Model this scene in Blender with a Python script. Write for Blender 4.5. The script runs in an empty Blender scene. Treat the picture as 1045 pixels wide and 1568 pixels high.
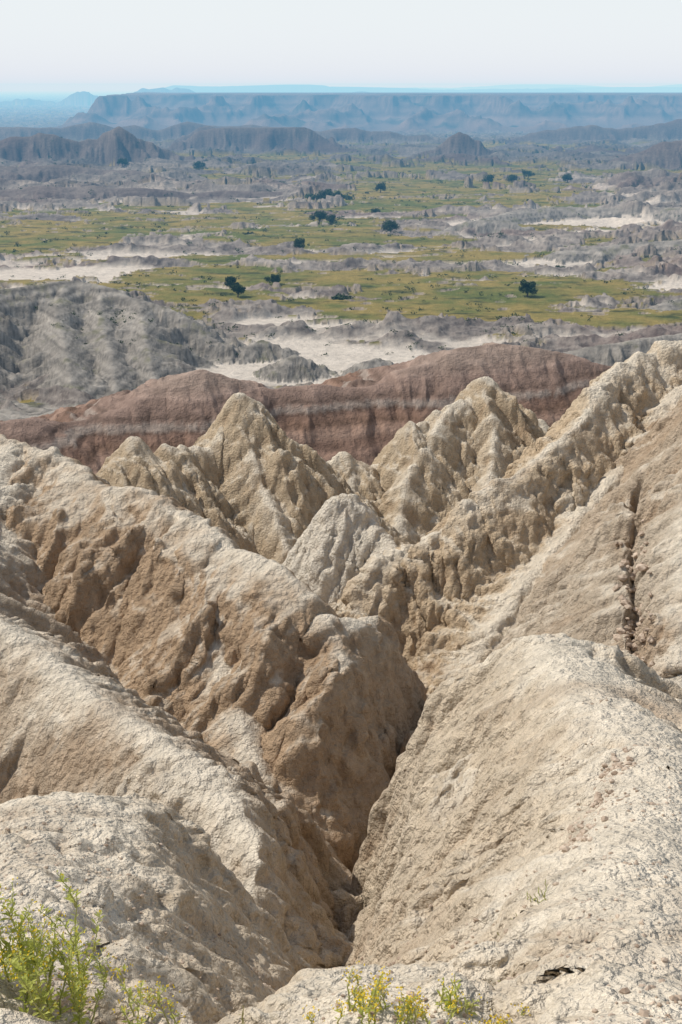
import bpy, math, numpy as np, random
from mathutils import Vector
rng=np.random.default_rng(7); random.seed(7)
F=np.float32
# ---------------------------------------------------------------- noise
P=rng.permutation(256).astype(np.int32); P=np.concatenate([P,P])
ang=rng.random(256)*2*np.pi; GX=np.cos(ang).astype(F); GY=np.sin(ang).astype(F)
R3=rng.random((256,3)).astype(F)
def perlin(x,y,seed=0):
    x=x+F(seed*17.37); y=y+F(seed*9.71)
    fx=np.floor(x); fy=np.floor(y); ix=fx.astype(np.int32)&255; iy=fy.astype(np.int32)&255
    x=(x-fx).astype(F); y=(y-fy).astype(F)
    u=x*x*x*(x*(x*6-15)+10); v=y*y*y*(y*(y*6-15)+10)
    a=P[ix]; b=P[(ix+1)&255]; iy1=(iy+1)&255
    h00=P[a+iy]; h10=P[b+iy]; h01=P[a+iy1]; h11=P[b+iy1]
    n00=GX[h00]*x+GY[h00]*y; n10=GX[h10]*(x-1)+GY[h10]*y
    n01=GX[h01]*x+GY[h01]*(y-1); n11=GX[h11]*(x-1)+GY[h11]*(y-1)
    n0=n00+u*(n10-n00); n1=n01+u*(n11-n01)
    return (n0+v*(n1-n0))*F(1.4)
def fbm(x,y,o=4,seed=0,g=.5):
    s=0; a=1.; t=0
    for i in range(o):
        s=s+perlin(x*2**i,y*2**i,seed+i)*F(a); t+=a; a*=g
    return s/F(t)
def ridged(x,y,o=4,seed=0,g=.5):
    s=0; a=1.; t=0; w=1
    for i in range(o):
        n=1-np.abs(perlin(x*2**i,y*2**i,seed+i)); n=n*n*w
        s=s+n*F(a); t+=a; a*=g; w=np.clip(n*1.3,0,1)
    return s/F(t)
def worley3(x,y,z,seed=0):
    fx=np.floor(x); fy=np.floor(y); fz=np.floor(z)
    ix=fx.astype(np.int32); iy=fy.astype(np.int32); iz=fz.astype(np.int32)
    x=(x-fx).astype(F); y=(y-fy).astype(F); z=(z-fz).astype(F)
    f1=np.full(x.shape,9,F)
    for a in (-1,0,1):
        pa=P[(ix+a+seed)&255]
        for b in (-1,0,1):
            pb=P[pa+((iy+b)&255)]
            for c in (-1,0,1):
                h=P[pb+((iz+c)&255)]
                d=(R3[h,0]+a-x)**2+(R3[h,1]+b-y)**2+(R3[h,2]+c-z)**2
                f1=np.minimum(f1,d)
    return np.sqrt(f1)
def sst(a,b,x):
    t=np.clip((x-a)/(b-a),0,1); return t*t*(3-2*t)
# ---------------------------------------------------------------- grid (fan-shaped sheet, finer close by)
def lg(a,b,n): return np.exp(np.linspace(math.log(a),math.log(b),n,endpoint=False))
rr=np.concatenate([lg(1.2,6.6,30),lg(6.6,100,1400),lg(100,240,240),lg(240,1300,440),lg(1300,5000,250),lg(5000,80000,130)]).astype(F)
c=np.linspace(-17,17,940); side=17+38*(np.linspace(0,1,61)[1:])**1.7
th=np.radians(np.concatenate([-side[::-1],c,side])).astype(F)
NR,NC=len(rr),len(th)
X=(rr[:,None]*np.sin(th)[None,:]).astype(F); Y=(rr[:,None]*np.cos(th)[None,:]-3).astype(F)
# ---------------------------------------------------------------- ridges
def smooth_line(pts,n=4):
    p=np.array(pts,float); out=[]
    q=np.vstack([2*p[0]-p[1],p,2*p[-1]-p[-2]])
    for i in range(1,len(q)-2):
        for k in range(n):
            t=k/n
            out.append(.5*((2*q[i])+(-q[i-1]+q[i+1])*t+(2*q[i-1]-5*q[i]+4*q[i+1]-q[i+2])*t*t+(-q[i-1]+3*q[i]-3*q[i+1]+q[i+2])*t**3))
    out.append(p[-1]); return np.array(out)
def ridge(x,y,pts,sl,sr,r=.5,lam=1.5,amp=.3,d0=1.,seed=0,n=4,jag=0.,crest=.35,dc=None):
    """height of one eroded ridge; sl / sr = slope left / right of its direction"""
    L=smooth_line(pts,n)
    if jag>0: L[1:-1,2]+=rng.normal(0,jag,len(L)-2)
    best=np.full(x.shape,-1e4,F); D=np.zeros(x.shape,F); av=F((sl+sr)/2); smax=F(max(sl,sr)); df=F((sl-sr)/2)
    for i in range(len(L)-1):
        ax,ay,az=L[i]; bx,by,bz=L[i+1]; dx,dy=bx-ax,by-ay; l2=dx*dx+dy*dy; l=math.sqrt(l2)
        qx=x-F(ax); qy=y-F(ay)
        t=np.clip((qx*F(dx)+qy*F(dy))/F(l2),0,1)
        ex=qx-t*F(dx); ey=qy-t*F(dy); d=np.sqrt(ex*ex+ey*ey)
        side=(F(dx)*ey-F(dy)*ex)/(np.maximum(d,1e-4)*F(l))
        s=av+side*df+(1-np.abs(side))*(smax-av)
        h=F(az)+t*F(bz-az)-s*(np.sqrt(d*d+F(r*r))-F(r))
        if dc: h=h-F(1.5)*np.maximum(0,d-F(dc))
        m=h>best; best=np.where(m,h,best); D=np.where(m,d,D)
    if amp>0:
        cx,cy=L[-1,0]-L[0,0],L[-1,1]-L[0,1]; cl=math.hypot(cx,cy); cx/=cl; cy/=cl
        A=x*F(cx)+y*F(cy); B=-x*F(cy)+y*F(cx)
        w=fbm(x/F(lam*2.5),y/F(lam*2.5),3,seed+40)*F(1.1)
        n1=ridged(A/F(lam)+w,B/F(lam*4)+w*.4,3,seed+3)
        n2=np.abs(perlin(A/F(lam*.55)+w*1.3,B/F(lam*2.2)+w,seed+6))
        n3=np.abs(perlin(A/F(lam*.2)+w*2.2,B/F(lam*1.1)+w,seed+7))
        k=sst(0,d0,D)
        best=best+((n1-F(.55))*F(1.5)+(n2-F(.25))*F(.85)+(n3-F(.25))*F(.40))*F(amp)*k+fbm(x/F(lam*1.1),y/F(lam*1.1),4,seed+9,.6)*F(amp)*(F(crest)+.5*k)
    return best,D
Z=np.full(X.shape,-1e4,F); ID=np.zeros(X.shape,np.int8); DD=np.zeros(X.shape,F)
def rows(a,b): return slice(int(np.searchsorted(rr,a+3)),int(np.searchsorted(rr,b+3)))
def add(sl_,idn,pts,**k):
    h,d=ridge(X[sl_],Y[sl_],pts,**k)
    m=h>Z[sl_]; Z[sl_]=np.where(m,h,Z[sl_]); ID[sl_]=np.where(m,np.int8(idn),ID[sl_]); DD[sl_]=np.where(m,d,DD[sl_])
N=rows(-2,52)
T=rows(30,135)
add(N,1,[(-1.2,-2,-1.7),(-1.5,2,-2.5),(-1.8,4.5,-3.7),(-2.1,6.5,-4.6),(-2.25,8.2,-5.2),(-2.3,9.2,-5.6)],sl=.8,sr=1.40,r=1.1,lam=1.1,amp=.14,d0=1.2,seed=1)
add(N,1,[(-2.5,8.8,-5.5),(-4,8.0,-5.3),(-7,7,-4.6)],sl=.45,sr=1.3,r=.6,lam=1.1,amp=.12,d0=1.2,seed=2)
add(N,1,[(0.2,-2,-1.65),(.7,1.5,-2.2),(1.24,4.2,-3.5),(1.76,6.5,-4.45),(2.75,10,-5.6),(3.08,14.5,-7.1),(3.09,17.3,-7.7),(3.0,18.3,-8.6)],sl=1.35,sr=.9,r=.7,lam=1.4,amp=.48,d0=1.8,seed=3,crest=.15)
add(N,1,[(0.1,1.,-2.1),(0.15,4.3,-3.75),(.2,5.6,-4.6),(.2,6.1,-5.1)],sl=1.2,sr=.8,r=.7,lam=.8,amp=.10,d0=1,seed=4)
add(N,1,[(3.3,14.6,-7.25),(3.7,14.8,-7.3),(4.2,14,-7.3),(5.5,12.8,-6.9),(8,12,-6)],sl=1.5,sr=.6,r=.7,lam=1.1,amp=.25,d0=1.5,seed=5)
# spur behind left mound
add(N,8,[(-13,25,-7.8),(-9,23.5,-8.9),(-6.36,22,-9.5),(-4.75,20,-9.6),(-2.8,17.5,-9.5),(-1.78,16,-9.5),(-.87,14.5,-9.5),(-.5,13.2,-9.8)],sl=1.0,sr=1.3,r=.35,lam=1.2,amp=.38,d0=1.5,seed=6)
# main left ridge
add(N,2,[(-16,38,-8.4),(-9.9,36,-9.6),(-7.6,34,-9.65),(-6.2,32,-9.9),(-4.85,31,-9.65),(-3.47,29,-9.86),(-2.27,27.5,-10.1),(-1.16,26,-10.1),(-.3,25,-10.5),(.55,26,-11.05),(1.45,26.6,-11.5),(2.5,26.6,-12.4)],sl=1.4,sr=.72,r=.25,lam=2.0,amp=.75,d0=2,seed=7,jag=.07)
add(N,2,[(-.3,25,-10.6),(.2,23,-11.5),(.35,21.3,-12.3)],sl=1.2,sr=1.1,r=.25,lam=1.2,amp=.35,d0=1.5,seed=17)
add(N,2,[(1.9,26.5,-11.9),(1.5,24.5,-12.7),(1.1,22.8,-13.3)],sl=1.1,sr=1.1,r=.3,lam=1.2,amp=.35,d0=1.5,seed=27)
add(N,2,[(-3.5,28.9,-9.95),(-2.6,25,-11.3),(-1.6,21.5,-12.3)],sl=1.1,sr=1.0,r=.3,lam=1.2,amp=.4,d0=1.5,seed=18)
add(N,8,[(-9.5,35.5,-9.7),(-9.6,31,-10.2),(-8.6,27,-10.6),(-6.5,24,-11.3)],sl=.8,sr=.7,r=.5,lam=1.5,amp=.4,d0=1.5,seed=19)
# right big ridge
T2=rows(15,75)
add(T2,3,[(.35,36,-14.6),(1.54,36.5,-13.4),(3.53,37,-12.25),(4.37,37.5,-11.8),(6.35,39,-10.96),(8.1,41,-10.3),(9.0,43,-9.4),(10.6,45,-9.0),(12.4,46,-8.75),(17.6,48,-8),(28,52,-7)],sl=1.3,sr=1.0,r=.15,lam=1.5,amp=.5,d0=2,seed=8,jag=.14)
add(T2,3,[(12.6,45,-9.6),(11,42,-10.5),(9.2,39.5,-11.4),(7.3,37,-12.4),(5.2,34,-13.6),(3.6,32,-14.9)],sl=1.2,sr=.45,r=.15,lam=1.1,amp=.3,d0=1.5,seed=9,jag=.08,dc=2.0)
add(T2,8,[(15,44,-7.8),(12,37,-8.6),(9.4,31.5,-9.8),(8.0,27,-11.4),(7.4,24,-12.8)],sl=.9,sr=1.0,r=.6,lam=2.2,amp=.45,d0=1.5,seed=10)
add(T2,8,[(12.2,42,-9.6),(9.6,36,-11.2),(7.4,31.5,-12.7),(6.0,28.5,-14)],sl=1.0,sr=1.0,r=.4,lam=1.6,amp=.38,d0=1.5,seed=110)
# white cone
add(T2,4,[(-.5,41,-14.8),(.06,42,-13.2),(.9,41.5,-14.0),(1.6,40.5,-14.6),(2,38.5,-14.8)],sl=1.6,sr=1.6,r=.3,lam=.9,amp=.3,d0=1,seed=11,jag=.05)
# tan ridge in the middle
add(T,5,[(-9.75,58,-15.4),(-9.2,58.5,-16.4),(-8.2,60,-16.6),(-6.85,61,-17),(-5.77,62,-15.9),(-4.86,63,-14.8),(-3.8,64,-16.8),(-2.8,64,-17.8),(-1.14,66,-18.9),(.6,67,-19.1),(2.26,68,-19.9),(3.5,68,-18),(4.65,69,-17.6),(6.1,70,-16.9),(7.3,71,-16.7),(8.33,72,-15.5),(10.2,73,-17.7),(11.5,74,-19),(13.3,75,-19.8),(17,77,-22.5)],sl=1.5,sr=.8,r=.25,lam=1.9,amp=.95,d0=2.5,seed=12,jag=.2,crest=.4)
tp=dict(sl=1.15,sr=1.15,r=.2,lam=1.5,amp=.65,d0=2,jag=.12)
add(T,5,[(-4.86,62.8,-15.0),(-4.3,60,-17),(-3.2,57,-18.8),(-2.2,54.5,-20.6)],seed=13,**tp)
add(T,5,[(-8.2,60,-16.7),(-7.2,57,-18.2),(-6.2,54,-20)],seed=14,**tp)
add(T,5,[(6.1,69.8,-16.9),(4.3,66,-18.6),(3.4,64,-19.6),(2.7,60,-21.5)],seed=15,**tp)
add(T,5,[(8.33,72,-16.0),(8.4,68,-18.2),(7.4,63,-20.8)],seed=16,**tp)
add(T,5,[(.6,67,-19.2),(.4,62,-21.2),(.8,58,-23)],seed=26,**tp)
add(T,5,[(11.5,74,-19),(10.5,69,-20.5),(9.5,64,-22)],seed=28,**tp)
# red ridge
Rr=rows(85,330)
add(Rr,6,[(-75,128,-33),(-48,132,-35),(-35.6,135,-34.2),(-31,140,-35.6),(-25.7,143,-35.2),(-22.3,146,-33.8),(-16.6,150,-31.9),(-9.7,152,-34.4),(-3.4,154,-34.6),(3,156,-35.2),(7.2,158,-34.8),(9.8,160,-33.4),(18.5,165,-31.7),(28.5,168,-33.0),(36.4,170,-35.6),(50,174,-38),(80,180,-36)],sl=.34,sr=.62,r=.7,lam=5,amp=.8,d0=5,seed=20,jag=.1,crest=.2)
rp=dict(sl=.62,sr=.62,r=.4,lam=4,amp=.65,d0=3,crest=.2)
add(Rr,6,[(-16.6,150,-32.0),(-20,141,-37),(-24,133,-41)],seed=21,**rp)
add(Rr,6,[(18.5,165,-31.8),(12,155,-36),(7,145,-40.5)],seed=22,**rp)
add(Rr,6,[(-3.4,154,-34.8),(-6,146,-38.6),(-8,138,-42)],seed=23,**rp)
add(Rr,6,[(-31,140,-35.7),(-34,132,-39),(-38,124,-42)],seed=24,**rp)
add(Rr,6,[(28,168,-33.2),(24,158,-37),(20,148,-41)],seed=25,**rp)
# grey hills at left
G=rows(190,600)
gp=dict(sl=.55,sr=.55,r=.8,lam=9,amp=2.8,d0=9,crest=.25)
add(G,7,[(-170,350,-49),(-130,355,-52),(-96,362,-53.5),(-81.6,380,-53.8),(-70,378,-55),(-60.8,370,-57),(-46,360,-60),(-36,350,-65)],seed=30,**gp)
for sd,pp_ in ((31,[(-81,378,-54.4),(-78,350,-58),(-70,320,-61),(-62,290,-66),(-56,270,-71)]),(32,[(-58,368,-57.5),(-52,335,-61),(-47,312,-65.5),(-43,295,-70)]),(33,[(-96,360,-54),(-98,330,-56),(-92,300,-61),(-84,270,-67),(-80,250,-70)]),(34,[(-125,350,-52),(-122,310,-55),(-112,270,-61),(-106,240,-68)]),(37,[(40,325,-67.5),(55,318,-63),(75,322,-60.5),(100,335,-60),(140,340,-57)]),(38,[(-70,376,-56),(-66,350,-59.5),(-58,318,-63),(-52,290,-68.5)])):
    add(G,7,pp_,seed=sd,**gp)
gq=dict(sl=.5,sr=.5,r=.6,lam=4,amp=1.0,d0=4,crest=.2)
add(G,7,[(-15,322,-67.5),(-12,328,-65.6),(-7,326,-68.5)],seed=36,**gq)
add(G,7,[(5,318,-68),(9,324,-65.6),(15,322,-68.5)],seed=35,**gq)
add(G,7,[(-26,345,-68),(-22,352,-66.2),(-16,350,-68.5)],seed=39,**gq)
# valley floor
yk=[-5,2,8,14,22,30,40,55,75,100,130,170,230,300]
zk=[-2,-4.0,-9.2,-11.8,-14.2,-15.8,-18.5,-23,-31,-41,-44,-48,-61,-70]
V=rows(-5,300)
fl=np.interp(Y[V],yk,zk).astype(F)+fbm(X[V]/6,Y[V]/6,3,50)*np.clip(Y[V]*.02,.1,1.5)
m=fl>Z[V]; Z[V]=np.where(m,fl,Z[V]); ID[V]=np.where(m&(Y[V]>90),np.int8(7),np.where(m,np.int8(2),ID[V])); DD[V]=np.where(m,3,DD[V])
# ---------------------------------------------------------------- plain and distance
M=rows(215,90000); x=X[M]; y=Y[M]
base=np.interp(y,[200,260,300,1000,2000,3300,90000],[-60,-68,-70,-70,-80,-104,-110]).astype(F)
base=base+fbm(x/130,y/130,3,60)*2.0
def blob(cx,cy,ax,ay,rot=0.):
    c_,s_=math.cos(rot),math.sin(rot); dx=x-F(cx); dy=y-F(cy)
    u=(dx*c_+dy*s_)/ax; v=(-dx*s_+dy*c_)/ay
    return 1-(u*u+v*v)
gn=fbm(x/70,y/42,6,61,.68)
grass=np.full(x.shape,-.45,F)
for b in [(28,455,76,56,.0),(70,418,75,26,-.05),(-30,480,55,55,0),(-97,690,105,85,0),(-190,660,110,70,0),(40,560,50,16,.1),(0,620,80,26,0),(89,960,90,150,0),(40,820,60,50,0),(150,1150,160,110,0),(-40,800,80,26,0),(-160,1500,300,70,0),(160,1900,240,90,0),(60,1300,180,70,0),(160,600,60,14,0),(-60,1100,220,40,0),(-250,2400,300,120,0)]:
    grass=np.maximum(grass,np.clip(blob(*b),-.5,.42))
gmask=sst(-.04,.05,grass+gn*2.5+.11)
white=np.full(x.shape,-1,F)
for b in [(-12,340,46,34,0),(12,322,26,18,0),(-105,500,45,34,0),(-60,470,30,22,0),(37,572,30,14,0),(120,700,70,44,0),(48,548,60,12,0),(70,500,40,9,0),(130,470,40,12,0),(-90,560,60,16,0),(-10,400,26,10,0),(100,410,30,8,0)]:
    white=np.maximum(white,blob(*b)*1.3)
white=sst(-.1,.35,white+fbm(x/22,y/22,4,63)*1.0)
wn=sst(.08,.25,fbm(x/44,y/24,5,66,.62))*np.clip((1300-y)/500,0,1)
forced=sst(.1,.5,blob(-12,336,44,34))
gmask=gmask*(1-forced)
white=np.clip(np.maximum(white,wn*.8),0,1)*(1-gmask)
a1=sst(500,1000,y)
r1=ridged(x/38,y/38,5,64); r2=ridged(x/120,y/120,5,65); r3=ridged(x/13,y/13,4,67)
bm=1-gmask
bh=bm*(1-white*.93)*((1-a1)*(r1*6.2+r3*2.0-2.6)+a1*(r2*14+r1*3.5-5.6))
rightbad=sst(70,130,x-y*.06)*sst(330,380,y)*(1-sst(900,1200,y))
bh=bh+bm*rightbad*r1*5
far=base+bh+gmask*(1.4+fbm(x/30,y/30,3,68)*.8)
gul=sst(.82,.94,ridged(x/50,y/32,4,69))
far=far-gul*gmask*2.4; gmask=gmask*(1-gul*.9)
idf=np.full(x.shape,10,np.int8)
def addfar(pts,s,r,lam,amp,idn,seed,flat=None,n=4,jag=0):
    global far
    h,d=ridge(x,y,pts,sl=s,sr=s,r=r,lam=lam,amp=amp*.75,d0=lam*1.0,seed=seed,n=n,jag=jag)
    if flat is not None: h=np.minimum(h,F(flat)+fbm(x/80,y/80,2,5)*1.5)
    m=h>far; far=np.where(m,h,far); idf[m]=idn; gmask[m]*=.25; white[m]=0
addfar([(-175,1690,-50),(-120,1700,-40),(-60,1705,-42),(-30,1690,-56)],.6,4,40,12,11,70,flat=-47)
addfar([(110,1500,-66),(134,1510,-46),(160,1500,-66)],.65,2,25,8,11,71)
addfar([(-420,1300,-44),(-340,1320,-46),(-300,1330,-43),(-255,1350,-48),(-215,1350,-44),(-180,1360,-58)],.6,2,35,13,11,72,jag=3)
addfar([(-215,1850,-62),(-190,1880,-50),(-160,1900,-62)],.6,3,35,12,11,73)
addfar([(-700,2100,-52),(-450,2150,-55),(-300,2200,-58),(-100,2250,-66)],.5,3,60,18,11,170,jag=5)
addfar([(300,2100,-66),(500,2150,-58),(800,2200,-52)],.5,3,60,18,11,171,jag=5)
addfar([(-80,2050,-68),(20,2080,-60),(130,2060,-68)],.5,3,50,14,11,172,jag=3)
addfar([(260,1250,-62),(330,1280,-46),(420,1300,-42),(560,1330,-38)],.5,3,45,15,11,74,jag=2)
addfar([(210,980,-66),(270,1000,-60),(340,1010,-54),(460,1040,-50)],.4,3,35,8,11,75,jag=1.)
addfar([(-330,860,-60),(-250,850,-62),(-180,870,-61),(-120,880,-64),(-40,890,-66)],.4,2,28,6,11,76,jag=.8)
addfar([(-420,1050,-56),(-300,1040,-58),(-210,1060,-60),(-150,1050,-64)],.45,2,28,8,11,77,jag=1.)
addfar([(70,690,-66.5),(110,735,-63.5),(150,745,-64),(200,730,-62)],.4,2,20,5,7,78)
addfar([(50,655,-68),(64,662,-64.0),(84,664,-63.5),(92,655,-68)],.5,1,10,2.5,7,79)
addfar([(95,560,-66),(150,570,-63),(200,560,-60),(300,570,-56)],.4,2,20,6,7,80)
addfar([(110,430,-68),(150,450,-65),(200,460,-61)],.4,2,18,6,7,81)
# mesa wall
e=(y-3300-F(8)*np.clip(-640-x,0,None)+sst(900,2600,x)*250)
rm=ridged(x/260,y/520,5,82); e=e+(rm-.55)*900+fbm(x/700,y/700,4,83)*300
hm=np.interp(e,[-1100,-500,-100,130,280,400,500,800,1500],[-112,-100,-80,-62,-46,-34,-18,-14,-17]).astype(F)
mm=(hm>far)&(y>2200)&(y<6500)
far=np.where(mm,hm,far); idf[mm]=12; gmask[mm]=0; white[mm]=0
addfar([(-3200,9000,-80),(-2281,9000,-80),(-2150,9000,-50),(-2019,9000,-42),(-1888,9000,-35),(-1779,9000,-18),(-1713,9000,22),(-1648,9000,-22),(-1560,9000,-30),(-1407,9000,-24),(-1320,9000,6),(-1145,9000,0),(-1058,9000,14),(-970,9000,-10),(-700,9000,-22),(-300,9200,-24),(300,9300,-28)],.7,8,90,12,13,90,n=4,jag=6)
addfar([(-1850,15000,44),(-1300,15000,54),(-200,15200,46)],.35,20,250,14,13,91,flat=44)
addfar([(-100,15500,26),(1400,15600,32),(2600,15500,24)],.3,20,250,14,13,92,flat=24)
addfar([(-2500,26000,70),(2000,26000,85),(4500,25500,80),(12000,26000,90)],.3,20,400,20,13,93,flat=78)
addfar([(3000,19000,30),(6000,18500,42),(9000,19000,45)],.3,20,400,20,13,94,flat=38)
zold=Z[M]; idn=ID[M]
tk=(far>=zold)&(y>250)
ID[M]=np.where(tk,idf,idn); Z[M]=np.where(y<=250,zold,np.maximum(zold,far))
# fissure on the grey face at right, ravine between the two near ridges
K=rows(-5,112)
def seglines(px,py,L):
    best=np.full(px.shape,99,F)
    for (ax,ay),(bx,by) in zip(L[:-1],L[1:]):
        dx,dy=bx-ax,by-ay; t=np.clip(((px-ax)*dx+(py-ay)*dy)/(dx*dx+dy*dy),0,1)
        best=np.minimum(best,np.hypot(px-ax-t*dx,py-ay-t*dy))
    return best
FIS=[(8.6,35.5),(7.9,32.5),(7.35,30),(6.95,27.8),(6.55,25.6),(6.3,24)]
dF=seglines(X[K]+fbm(X[K]*1.4,Y[K]*1.4,3,140)*.18,Y[K],FIS)
Z[K]-= .7*np.exp(-(dF/.15)**2)+.12*np.exp(-(dF/.4)**2)
RAV=[(-.35,8.5),(-.28,10.5),(-.22,12.3),(-.02,15.5),(.25,19),(.75,22),(1.5,24.6),(2.5,27.4),(3.4,29)]
dR=seglines(X[K]+fbm(X[K]*.5,Y[K]*.5,4,141)*.75,Y[K]+fbm(X[K]*.5,Y[K]*.5,3,144)*.5,RAV)
dp=np.interp(Y[K],[8,11,13,20,27,30],[0.2,.9,1.9,2.5,2.0,1.2]).astype(F)
RV=np.clip(1-dR/1.15,0,1)
Z[K]-= dp*RV**1.25
# ---------------------------------------------------------------- normals + clay knobs along normals (near part)
def normals(X,Y,Z):
    gxr=np.gradient(X,axis=0); gyr=np.gradient(Y,axis=0); gzr=np.gradient(Z,axis=0)
    gxc=np.gradient(X,axis=1); gyc=np.gradient(Y,axis=1); gzc=np.gradient(Z,axis=1)
    nx=gyc*gzr-gzc*gyr; ny=gzc*gxr-gxc*gzr; nz=gxc*gyr-gyc*gxr
    l=np.sqrt(nx*nx+ny*ny+nz*nz)+1e-9; return nx/l,ny/l,nz/l
xk,yk_,zk_=X[K].copy(),Y[K].copy(),Z[K].copy()
idk=ID[K]; nx,ny,nz=normals(xk,yk_,zk_); steep=1-np.clip(nz,0,1)
wx=fbm(xk/.8,zk_/.8+yk_/.8,3,95)*.35
patch=sst(-.35,.35,fbm(xk/3.1,yk_/3.1,3,97)+steep*1.3-.35)
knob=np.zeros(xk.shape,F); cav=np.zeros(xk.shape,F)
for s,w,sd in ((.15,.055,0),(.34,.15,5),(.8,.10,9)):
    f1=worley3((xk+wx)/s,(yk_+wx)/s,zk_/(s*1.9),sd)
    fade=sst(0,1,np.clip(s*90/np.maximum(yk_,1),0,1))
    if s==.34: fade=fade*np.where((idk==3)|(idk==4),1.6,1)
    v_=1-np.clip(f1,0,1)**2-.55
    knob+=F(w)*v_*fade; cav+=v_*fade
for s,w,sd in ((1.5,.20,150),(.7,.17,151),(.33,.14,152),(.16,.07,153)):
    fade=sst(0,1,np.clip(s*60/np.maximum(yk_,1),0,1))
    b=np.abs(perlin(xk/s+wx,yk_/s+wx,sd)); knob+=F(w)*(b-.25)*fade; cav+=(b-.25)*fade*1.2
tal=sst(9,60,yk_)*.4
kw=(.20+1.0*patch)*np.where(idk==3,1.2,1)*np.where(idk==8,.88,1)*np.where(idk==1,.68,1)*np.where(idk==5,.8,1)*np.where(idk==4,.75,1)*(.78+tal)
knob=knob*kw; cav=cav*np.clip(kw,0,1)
X[K]=xk+nx*knob; Y[K]=yk_+ny*knob; Z[K]=zk_+nz*knob
# ---------------------------------------------------------------- colours
C=np.zeros(X.shape+(4,),F)
nxA,nyA,nzA=normals(X,Y,Z)
def col(*c): return np.array(c,F)
def mix(a,b,t):
    if not isinstance(b,np.ndarray) or b.ndim==1: b=np.broadcast_to(np.array(b,F),a.shape)
    return a+(b-a)*t[...,None]
x=X[K]; y=Y[K]; z=Z[K]; dk=DD[K]
n1=fbm(x/1.7,y/1.7+z*.4,4,100); n2=fbm(x/5,y/5,3,101)
cb=np.zeros(x.shape+(3,),F)
for i,cc in {0:(.42,.32,.215),1:(.585,.485,.365),2:(.44,.315,.208),3:(.55,.425,.29),4:(.68,.61,.51),5:(.50,.395,.275),6:(.25,.16,.13),7:(.3,.27,.24),8:(.485,.40,.305)}.items():
    cb[idk==i]=cc
cb=mix(cb,(.44,.315,.21),np.where(idk==8,sst(.2,-.3,n2)*.5,0).astype(F))
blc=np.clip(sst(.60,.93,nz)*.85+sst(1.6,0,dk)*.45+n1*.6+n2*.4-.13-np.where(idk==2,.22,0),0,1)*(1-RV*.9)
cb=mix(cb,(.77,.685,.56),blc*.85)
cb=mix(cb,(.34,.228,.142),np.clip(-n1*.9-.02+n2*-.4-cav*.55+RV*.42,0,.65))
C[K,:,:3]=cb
C[...,3]=np.where(Y<100,1,0)
M2=rows(80,90000); x=X[M2];y=Y[M2];z=Z[M2];i2=ID[M2];nz2=nzA[M2]
cb=np.broadcast_to(col(.27,.235,.20),x.shape+(3,)).copy()
zz=z+fbm(x/25,y/25,3,110)*.6
st=perlin(zz*1.1,zz*0+3.3,111)*.5+perlin(zz*3.1,zz*0+1.7,112)*.35
hk=[-45,-41,-39.8,-39.2,-38,-37.0,-36.8,-36.4,-36.2,-34.5,-33]
redc=np.stack([np.interp(zz,hk,v) for v in ([.27,.245,.20,.30,.20,.23,.38,.38,.25,.28,.31],[.185,.162,.128,.205,.128,.15,.31,.31,.175,.20,.235],[.145,.125,.098,.16,.095,.117,.265,.265,.142,.165,.195])],-1).astype(F)
redc=redc*(1+st[...,None]*.95)
flat=sst(.84,.96,nz2)
greyc=mix(np.broadcast_to(col(.15,.14,.126),cb.shape),(.42,.385,.34),np.clip(.38+st*1.5+flat*.2,0,1))
gv=fbm(x/9,y/9,4,113)
greyc=mix(greyc,(.12,.125,.05),np.clip(flat*sst(.1,.35,gv)*.6,0,1))
n5=fbm(x/60,y/60,4,114); n6=fbm(x/14,y/14,4,115)
badc=mix(np.broadcast_to(col(.14,.12,.11),cb.shape),(.38,.34,.30),np.clip(.36+st*1.2+n5*.8+flat*.2,0,1))
badc=mix(badc,(.17,.105,.09),np.clip(sst(.1,.4,fbm(x/180,y/180,3,116))*.6,0,1))
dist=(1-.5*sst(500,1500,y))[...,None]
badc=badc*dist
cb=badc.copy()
s6=(i2==6); s7=(i2==7)
cb[s6]=redc[s6]; cb[s7]=greyc[s7]
s0=(y<260)&~s6; cb[s0]=greyc[s0]
gm=np.zeros(x.shape,F); wm=np.zeros(x.shape,F); off=x.shape[0]-gmask.shape[0]
gm[off:]=gmask*(ID[M]>=10); wm[off:]=white*(ID[M]>=10)
cb=mix(cb,(.66,.595,.515),np.clip(wm,0,1)*.9)
gcol=mix(np.broadcast_to(col(.275,.215,.07),cb.shape),(.12,.14,.04),np.clip(.42+n6*1.4+n5*1.3,0,1))
gcol=mix(gcol,(.04,.052,.02),sst(.10,.38,fbm(x/20,y/9,5,117,.6))*.85)
steepb=sst(.978,.92,nz2)*np.clip((1500-y)/700,0,1)
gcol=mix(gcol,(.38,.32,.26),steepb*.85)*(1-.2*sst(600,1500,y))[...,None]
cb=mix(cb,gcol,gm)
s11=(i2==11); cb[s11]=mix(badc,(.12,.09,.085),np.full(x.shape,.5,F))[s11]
s12=(i2==12)
mesa=mix(np.broadcast_to(col(.13,.10,.09),cb.shape),(.02,.03,.025),sst(.05,.35,fbm(x/200,y/200,5,118,.6))*.7)
mesa=mesa*(1+.7*perlin(z/7,z*0+2.2,119)[...,None]*sst(-100,-60,z)[...,None])
cb[s12]=mesa[s12]
s13=(i2==13); cb[s13]=(.12,.10,.09)
sel=(y>97)
cc=C[M2].copy(); cc[sel,:3]=cb[sel]; C[M2]=np.clip(cc,0.005,1)
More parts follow.
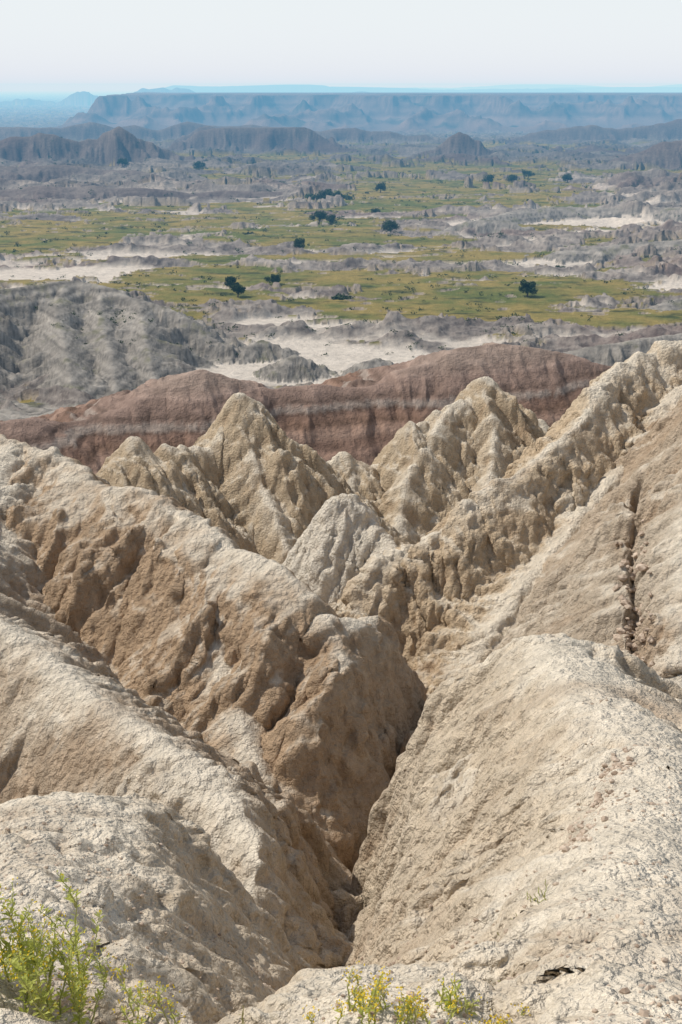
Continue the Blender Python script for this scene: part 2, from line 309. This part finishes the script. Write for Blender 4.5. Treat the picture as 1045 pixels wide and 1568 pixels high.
# ---------------------------------------------------------------- mesh
def grid_mesh(name,X,Y,Z,C,mat):
    nr,nc=X.shape
    co=np.stack([X,Y,Z],-1).reshape(-1,3).astype(F)
    idx=np.arange(nr*nc,dtype=np.int32).reshape(nr,nc)
    q=np.stack([idx[:-1,:-1],idx[:-1,1:],idx[1:,1:],idx[1:,:-1]],-1).reshape(-1,4)
    me=bpy.data.meshes.new(name); me.vertices.add(len(co)); me.vertices.foreach_set("co",co.ravel())
    nf=len(q); me.loops.add(nf*4); me.loops.foreach_set("vertex_index",q.ravel())
    me.polygons.add(nf); me.polygons.foreach_set("loop_start",np.arange(0,nf*4,4,dtype=np.int32))
    me.update(calc_edges=True)
    me.polygons.foreach_set("use_smooth",np.ones(nf,bool))
    at=me.color_attributes.new("Col",'FLOAT_COLOR','POINT'); at.data.foreach_set("color",C.reshape(-1).astype(F))
    ob=bpy.data.objects.new(name,me); bpy.context.collection.objects.link(ob); me.materials.append(mat); return ob
class NT:
    def __init__(s,m): m.use_nodes=True; s.t=m.node_tree; s.n=s.t.nodes; s.l=s.t.links; s.n.clear()
    def a(s,t,ins=None,**k):
        n=s.n.new(t)
        for kk,v in k.items(): setattr(n,kk,v)
        for kk,v in (ins or {}).items():
            if hasattr(v,'is_output'): s.l.new(v,n.inputs[kk])
            else: n.inputs[kk].default_value=v
        return n
    def math(s,op,a,b=0.,c=0.):
        return s.a('ShaderNodeMath',{0:a,1:b,2:c},operation=op).outputs[0]
mat=bpy.data.materials.new("badlands_clay"); nt=NT(mat)
at=nt.a('ShaderNodeAttribute',attribute_name="Col"); geo=nt.a('ShaderNodeNewGeometry'); pos=geo.outputs['Position']
near=at.outputs['Alpha']
nA=nt.a('ShaderNodeTexNoise',{'Vector':pos,'Scale':3.0,'Detail':6.0,'Roughness':.7})
v1=nt.a('ShaderNodeTexVoronoi',{'Vector':pos,'Scale':9.0},feature='F1')
v2=nt.a('ShaderNodeTexVoronoi',{'Vector':pos,'Scale':28.0},feature='F1')
nB=nt.a('ShaderNodeTexNoise',{'Vector':pos,'Scale':.35,'Detail':6.0,'Roughness':.72})
nC=nt.a('ShaderNodeTexNoise',{'Vector':pos,'Scale':60.0,'Detail':3.0,'Roughness':.7})
h=nt.math('MULTIPLY',v1.outputs['Distance'],-.065)
h=nt.math('MULTIPLY_ADD',v2.outputs['Distance'],-.027,h)
h=nt.math('MULTIPLY_ADD',nA.outputs['Fac'],.19,h)
h=nt.math('MULTIPLY_ADD',nC.outputs['Fac'],.012,h)
hf=nt.math('MULTIPLY',nB.outputs['Fac'],1.1)
hm_=nt.a('ShaderNodeMix',{0:near,2:hf,3:h},data_type='FLOAT').outputs[0]
bump=nt.a('ShaderNodeBump',{'Height':hm_,'Strength':1.0,'Distance':1.0})
fv=nt.a('ShaderNodeMix',{0:near,2:nB.outputs['Fac'],3:nA.outputs['Fac']},data_type='FLOAT').outputs[0]
mr=nt.a('ShaderNodeMapRange',{0:fv,1:.3,2:.7,3:.76,4:1.22}).outputs[0]
mr2=nt.a('ShaderNodeMapRange',{0:nC.outputs['Fac'],1:.3,2:.7,3:.84,4:1.15}).outputs[0]
mm_=nt.math('MULTIPLY',mr,mr2)
vm=nt.a('ShaderNodeVectorMath',{0:at.outputs['Color']},operation='SCALE'); nt.l.new(mm_,vm.inputs['Scale'])
bs=nt.a('ShaderNodeBsdfPrincipled',{'Base Color':vm.outputs[0],'Roughness':.95,'Specular IOR Level':.1,'Normal':bump.outputs[0]})
nt.a('ShaderNodeOutputMaterial',{'Surface':bs.outputs[0]})
terrain=grid_mesh("badlands_terrain",X,Y,Z,C,mat)
def ground(px,py):
    r=math.hypot(px,py+3); a=math.atan2(px,py+3)
    i=min(NR-1,int(np.searchsorted(rr,r))); j=min(NC-1,int(np.searchsorted(th,a)))
    return float(Z[i,j])
# ---------------------------------------------------------------- vegetation
def simple_mat(name,c1,c2,scale=3.,rough=.8,trans=0.):
    m=bpy.data.materials.new(name); n=NT(m)
    g=n.a('ShaderNodeNewGeometry'); no=n.a('ShaderNodeTexNoise',{'Vector':g.outputs['Position'],'Scale':scale,'Detail':4.0})
    f=n.a('ShaderNodeMapRange',{0:no.outputs['Fac'],1:.35,2:.65}).outputs[0]
    mx=n.a('ShaderNodeMix',{0:f,6:(*c1,1),7:(*c2,1)},data_type='RGBA')
    b=n.a('ShaderNodeBsdfPrincipled',{'Base Color':mx.outputs[2],'Roughness':rough,'Specular IOR Level':.2})
    o=b.outputs[0]
    if trans>0:
        tr=n.a('ShaderNodeBsdfTranslucent',{'Color':mx.outputs[2]}); ms=n.a('ShaderNodeMixShader',{0:trans,1:b.outputs[0],2:tr.outputs[0]}); o=ms.outputs[0]
    n.a('ShaderNodeOutputMaterial',{'Surface':o}); return m
m_leaf=simple_mat("juniper_foliage",(.022,.045,.018),(.06,.085,.03),1.2)
m_bark=simple_mat("bark",(.10,.07,.05),(.17,.13,.10),6)
m_herb=simple_mat("herb_leaf",(.48,.52,.10),(.64,.66,.22),14,.6,.5)
m_stem=simple_mat("herb_stem",(.36,.40,.12),(.44,.42,.18),14)
m_yel=simple_mat("yellow_flower",(.70,.50,.02),(.80,.60,.05),20,.6,.2)
m_dry=simple_mat("dry_grass",(.36,.33,.15),(.46,.42,.22),14,.7,.2)
m_rock=simple_mat("clay_clod",(.30,.22,.16),(.58,.47,.37),9)
def mk(name,V,Fc,mats,mi=None,parent=None):
    me=bpy.data.meshes.new(name); me.from_pydata(V,[],Fc)
    for m in mats: me.materials.append(m)
    if mi is not None: me.polygons.foreach_set("material_index",mi)
    me.update(); ob=bpy.data.objects.new(name,me); bpy.context.collection.objects.link(ob)
    if parent: ob.parent=parent
    return ob
def tube(V,Fc,pts,rad,n=6):
    b=len(V)
    for (p,r) in zip(pts,rad):
        for k in range(n):
            a=2*math.pi*k/n; V.append((p[0]+math.cos(a)*r,p[1]+math.sin(a)*r,p[2]))
    for i in range(len(pts)-1):
        for k in range(n):
            Fc.append((b+i*n+k,b+i*n+(k+1)%n,b+(i+1)*n+(k+1)%n,b+(i+1)*n+k))
def leafq(V,Fc,p,s,rnd=random):
    a=Vector((rnd.gauss(0,1),rnd.gauss(0,1),rnd.gauss(0,1))).normalized(); b=a.orthogonal().normalized()
    i=len(V); p=Vector(p)
    V.extend([tuple(p-a*s-b*s*.45),tuple(p+a*s*.2-b*s*.7),tuple(p+a*s),tuple(p-a*s*.1+b*s*.7)]); Fc.append((i,i+1,i+2,i+3))
def tree(x,y,h,w,name="juniper_tree"):
    z=ground(x,y)-.15
    V=[];Fc=[]
    tube(V,Fc,[(x,y,z),(x+.05*h,y,z+.25*h),(x,y+.03*h,z+.55*h),(x,y,z+.85*h)],[.06*h,.045*h,.03*h,.01*h])
    cl=[]
    for k in range(9):
        a=k*2.4+random.random(); hh=random.uniform(.25,.75); rr_=w*.5*random.uniform(.55,.95)*(1.1-abs(hh-.45))
        e=(x+math.cos(a)*rr_,y+math.sin(a)*rr_,z+h*(hh+.08))
        tube(V,Fc,[(x,y,z+h*hh*.7),((x+e[0])/2,(y+e[1])/2,z+h*hh*.9),e],[.025*h,.016*h,.006*h],5)
        cl.append((e,w*random.uniform(.16,.27)))
    for k in range(6): cl.append(((x+random.gauss(0,.13)*w,y+random.gauss(0,.13)*w,z+h*random.uniform(.4,.86)),w*random.uniform(.15,.25)))
    nb=len(Fc)
    for (p,r) in cl:
        for q in range(150):
            d=Vector((random.gauss(0,1),random.gauss(0,1),random.gauss(0,.8))).normalized()*r*random.random()**.4
            leafq(V,Fc,(p[0]+d.x,p[1]+d.y,p[2]+d.z),.045*h*random.uniform(.6,1.3))
    mk(name,V,Fc,[m_bark,m_leaf],[0]*nb+[1]*(len(Fc)-nb))
for (tx,ty,h,w) in [(-40,470,5.5,5.2),(-36,447,4.6,5.2),(-25,478,4.2,5),(64.8,447,6.0,5.8),(-18.5,573,5,5.5),(-12,705,7,8),(24.5,660,6,8),(-5.5,700,5.5,6),(-10,840,8,9),(-3,830,7,8),(27,905,7,7),(-127,1180,8,10),(113,1010,7,9),(150,1060,7,9),(175,1020,7,9),(249,930,7,9),(-190,1150,7,9),
    (132,1020,6,8),(20,760,3.6,5),(-45,640,3.5,4.5),(88,520,3.0,4)]:
    tree(tx,ty,h,w)
V=[];Fc=[]
def clump(px,py,s,n=26):
    z=ground(px,py)
    for q in range(n):
        d=(random.gauss(0,.45)*s,random.gauss(0,.45)*s,abs(random.gauss(0,.32))*s)
        leafq(V,Fc,(px+d[0],py+d[1],z+d[2]+.1),s*.22*random.uniform(.6,1.3))
cnt=0
for k in range(9000):
    y_=330*math.exp(random.random()*1.6); x_=random.uniform(-.32,.32)*y_
    nv=float(perlin(np.array([x_/24],F),np.array([y_/13],F),120)[0])
    if nv>.18 and cnt<2200:
        clump(x_,y_,random.uniform(.5,1.6)*(y_/550)**.6,16); cnt+=1
for k in range(30): clump(random.uniform(-26,6),random.uniform(850,872),random.uniform(2.,3.6),50)
for k in range(9): clump(-.9+random.uniform(-2,3.6),444+random.uniform(-2,2),1.8,50)
mk("scrub_vegetation",V,Fc,[m_leaf])
def herb(name,x,y,h,stems,spread,leaf,flower=0.,mat=None,bush=1.,dens=38,side=0):
    mat=mat or m_herb
    V=[];Fc=[];mi=[]
    def stem(bx,by,bz,a,hh,lean,th_,sub):
        n=9; pts=[]
        for i in range(n):
            t=i/(n-1); pts.append((bx+math.cos(a)*lean*t**1.4+random.gauss(0,.004),by+math.sin(a)*lean*t**1.4,bz+hh*t*(1-.08*t)))
        m0=len(Fc); tube(V,Fc,pts,[th_*(1-.75*i/(n-1))+.0008 for i in range(n)],5); mi.extend([0]*(len(Fc)-m0))
        for q in range(int(dens*hh/.6)):
            t=random.uniform(.1,1); i=min(n-2,int(t*(n-1))); f=t*(n-1)-i
            p=Vector(pts[i]).lerp(Vector(pts[i+1]),f)
            b=random.random()*6.28; d=Vector((math.cos(b),math.sin(b),random.uniform(.3,1.3))).normalized(); L=leaf*random.uniform(.6,1.3)*(1.15-.6*t)
            sd=d.cross(Vector((0,0,1))).normalized()*L*.16; k=len(V); up=Vector((0,0,-.18*L))
            V.extend([tuple(p),tuple(p+d*L*.5+sd),tuple(p+d*L+up),tuple(p+d*L*.5-sd)]); Fc.append((k,k+1,k+2,k+3)); mi.append(1)
        for q in range(int(26*flower)):
            p=Vector(pts[-1])+Vector((random.gauss(0,.018),random.gauss(0,.018),random.gauss(0,.014)))
            leafq(V,Fc,p,.006); mi.append(2)
        if sub:
            for q in range(sub):
                i=random.randint(3,7); stem(*pts[i],random.random()*6.28,hh*random.uniform(.18,.35),hh*.14,th_*.6,0)
    for s in range(stems):
        bx=x+random.gauss(0,.25)*spread; by=y+random.gauss(0,.25)*spread
        stem(bx,by,ground(bx,by)-.03,random.random()*6.28,h*random.uniform(.45,1),random.uniform(.05,.3)*h*bush,.0042,side)
    mk(name,V,Fc,[m_stem,mat,m_yel],mi)
herb("yellow_green_weed",-1.38,4.5,.70,10,.42,.045,.12,dens=60,side=5)
herb("yellow_green_weed",-1.10,4.5,.86,3,.12,.045,.1,bush=.5,dens=50,side=5)
herb("yellow_green_weed",-1.5,4.5,.66,8,.3,.045,.2,dens=60,side=4)
herb("yellow_green_weed",-1.2,4.3,.50,12,.5,.045,.2,dens=60,side=4)
herb("flowering_weed",-.84,5.0,.32,7,.22,.04,.3,side=2)
herb("flowering_weed",-.56,4.8,.28,4,.08,.035,.3,side=2)
herb("dry_stalk",-.47,5.0,.38,2,.03,.03,0,m_dry,.4,8)
herb("rabbitbrush",.10,4.5,.22,16,.28,.035,.35,side=2)
herb("rabbitbrush",.28,4.5,.18,12,.3,.03,.3,side=1)
herb("rabbitbrush",.66,4.5,.13,12,.3,.03,.35,side=1)
herb("green_herb",.50,4.65,.16,16,.16,.045,.1)
herb("grass_tuft",.95,6.45,.13,18,.25,.03,0,m_dry,2.0,3)
herb("grass_tuft",1.22,6.7,.13,16,.22,.03,0,m_dry,2.0,3)
herb("green_herb",.78,5.5,.11,10,.09,.035,0)
# gravel and clods
def rocks(name,pts,mat):
    V=[];Fc=[]
    import bmesh
    bm=bmesh.new(); bmesh.ops.create_icosphere(bm,subdivisions=1,radius=1); bv=[v.co.copy() for v in bm.verts]; bf=[[v.index for v in f.verts] for f in bm.faces]; bm.free()
    for (x,y,z,s) in pts:
        k=len(V); sx,sy,sz=[random.uniform(.6,1.2) for _ in range(3)]; a=random.random()*6.28
        for v in bv:
            j=random.uniform(.75,1.2); vx,vy,vz=v.x*sx*j,v.y*sy*j,v.z*sz*.7*j
            V.append((x+s*(vx*math.cos(a)-vy*math.sin(a)),y+s*(vx*math.sin(a)+vy*math.cos(a)),z+s*vz))
        Fc+= [tuple(k+i for i in f) for f in bf]
    mk(name,V,Fc,[mat])
pp=[]
for k in range(9000):
    y_=random.uniform(3.6,14); x_=random.uniform(-.1,.38)*y_
    if perlin(np.array([x_*1.5],F),np.array([y_*1.5],F),130)[0]+random.gauss(0,.25)+(5.5-y_)*.07>.10: pp.append((x_,y_,ground(x_,y_)+.004,random.choice([.006,.008,.012,.012,.022])*random.uniform(.7,1.2)))
for k in range(1400):
    y_=random.uniform(4,9); x_=random.uniform(-.33,-.1)*y_; pp.append((x_,y_,ground(x_,y_)+.003,random.choice([.005,.008,.014])*random.uniform(.7,1.3)))
rocks("gravel",pp,m_rock)
pp=[]
for k in range(280):
    t=random.random(); x_=1.6+t*1.0+random.gauss(0,.07); y_=7.8+t*2.6+random.gauss(0,.12); pp.append((x_,y_,ground(x_,y_)+.008,random.choice([.012,.02,.034])*random.uniform(.6,1.3)))
for k in range(300):
    t=random.random()*3.8+1; i=int(t); f=t-i; x_=FIS[i][0]*(1-f)+FIS[i+1][0]*f+random.gauss(0,.15); y_=FIS[i][1]*(1-f)+FIS[i+1][1]*f; pp.append((x_,y_,ground(x_,y_)+.07,random.choice([.05,.09,.15])*random.uniform(.6,1.2)))
rocks("clay_clods",pp,m_rock)
# ---------------------------------------------------------------- haze: absorbing volume boxes whose emission imitates light scattered in air
def haze(sig,asy,bx,name="haze"):
    m=bpy.data.materials.new("glowing_haze"); n=NT(m)
    sig=np.array(sig); asy=np.array(asy); Dn=sig.max()*1.02
    ab=n.a('ShaderNodeVolumeAbsorption',{'Color':(*(1-sig/Dn),1),'Density':float(Dn)})
    em=sig*asy; es=float(em.max())
    ev=n.a('ShaderNodeEmission',{'Color':(*(em/es),1),'Strength':es})
    ad=n.a('ShaderNodeAddShader',{0:ab.outputs[0],1:ev.outputs[0]}); n.a('ShaderNodeOutputMaterial',{'Volume':ad.outputs[0]})
    x0,x1,y0,y1,z0,z1=bx
    V=[(x0,y0,z0),(x1,y0,z0),(x1,y1,z0),(x0,y1,z0),(x0,y0,z1),(x1,y0,z1),(x1,y1,z1),(x0,y1,z1)]
    mk(name,V,[(0,3,2,1),(4,5,6,7),(0,1,5,4),(1,2,6,5),(2,3,7,6),(3,0,4,7)],[m])
haze([.45e-4,1.3e-4,2.1e-4],[.68,.80,.88],(-70000,70000,200,79000,-400,150))
haze([1e-4,1e-4,1e-4],[.86,.92,.93],(-90000,90000,-90000,90000,300,2300),"sky_glow_layer")  # added glowing layer overhead, whitens and brightens the sky
# ---------------------------------------------------------------- light, sky, camera
d=Vector((-.60,.28,.76)).normalized(); el=math.asin(d.z); rot=math.atan2(d.x,d.y)
L=bpy.data.lights.new("sun","SUN"); L.energy=5.0; L.angle=math.radians(.8); L.color=(1,.94,.84)
so=bpy.data.objects.new("sun",L); bpy.context.collection.objects.link(so); so.rotation_euler=d.to_track_quat('Z','Y').to_euler()
w=bpy.data.worlds.new("World"); bpy.context.scene.world=w; w.use_nodes=True; t=w.node_tree
sky=t.nodes.new('ShaderNodeTexSky'); sky.sky_type='NISHITA'; sky.sun_disc=False; sky.sun_elevation=el; sky.sun_rotation=rot
sky.air_density=1.0; sky.dust_density=1.5; sky.ozone_density=1.0; sky.altitude=800
t.links.new(sky.outputs[0],t.nodes['Background'].inputs[0]); t.nodes['Background'].inputs[1].default_value=.10
cam=bpy.data.cameras.new("camera"); cam.sensor_fit='VERTICAL'; cam.sensor_height=36; cam.lens=45; cam.clip_start=.1; cam.clip_end=120000
co=bpy.data.objects.new("camera",cam); bpy.context.collection.objects.link(co); co.location=(0,0,0); co.rotation_euler=(math.radians(90-18.3),0,0)
s=bpy.context.scene; s.camera=co
s.view_settings.view_transform='Standard'; s.view_settings.look='None'; s.view_settings.exposure=0
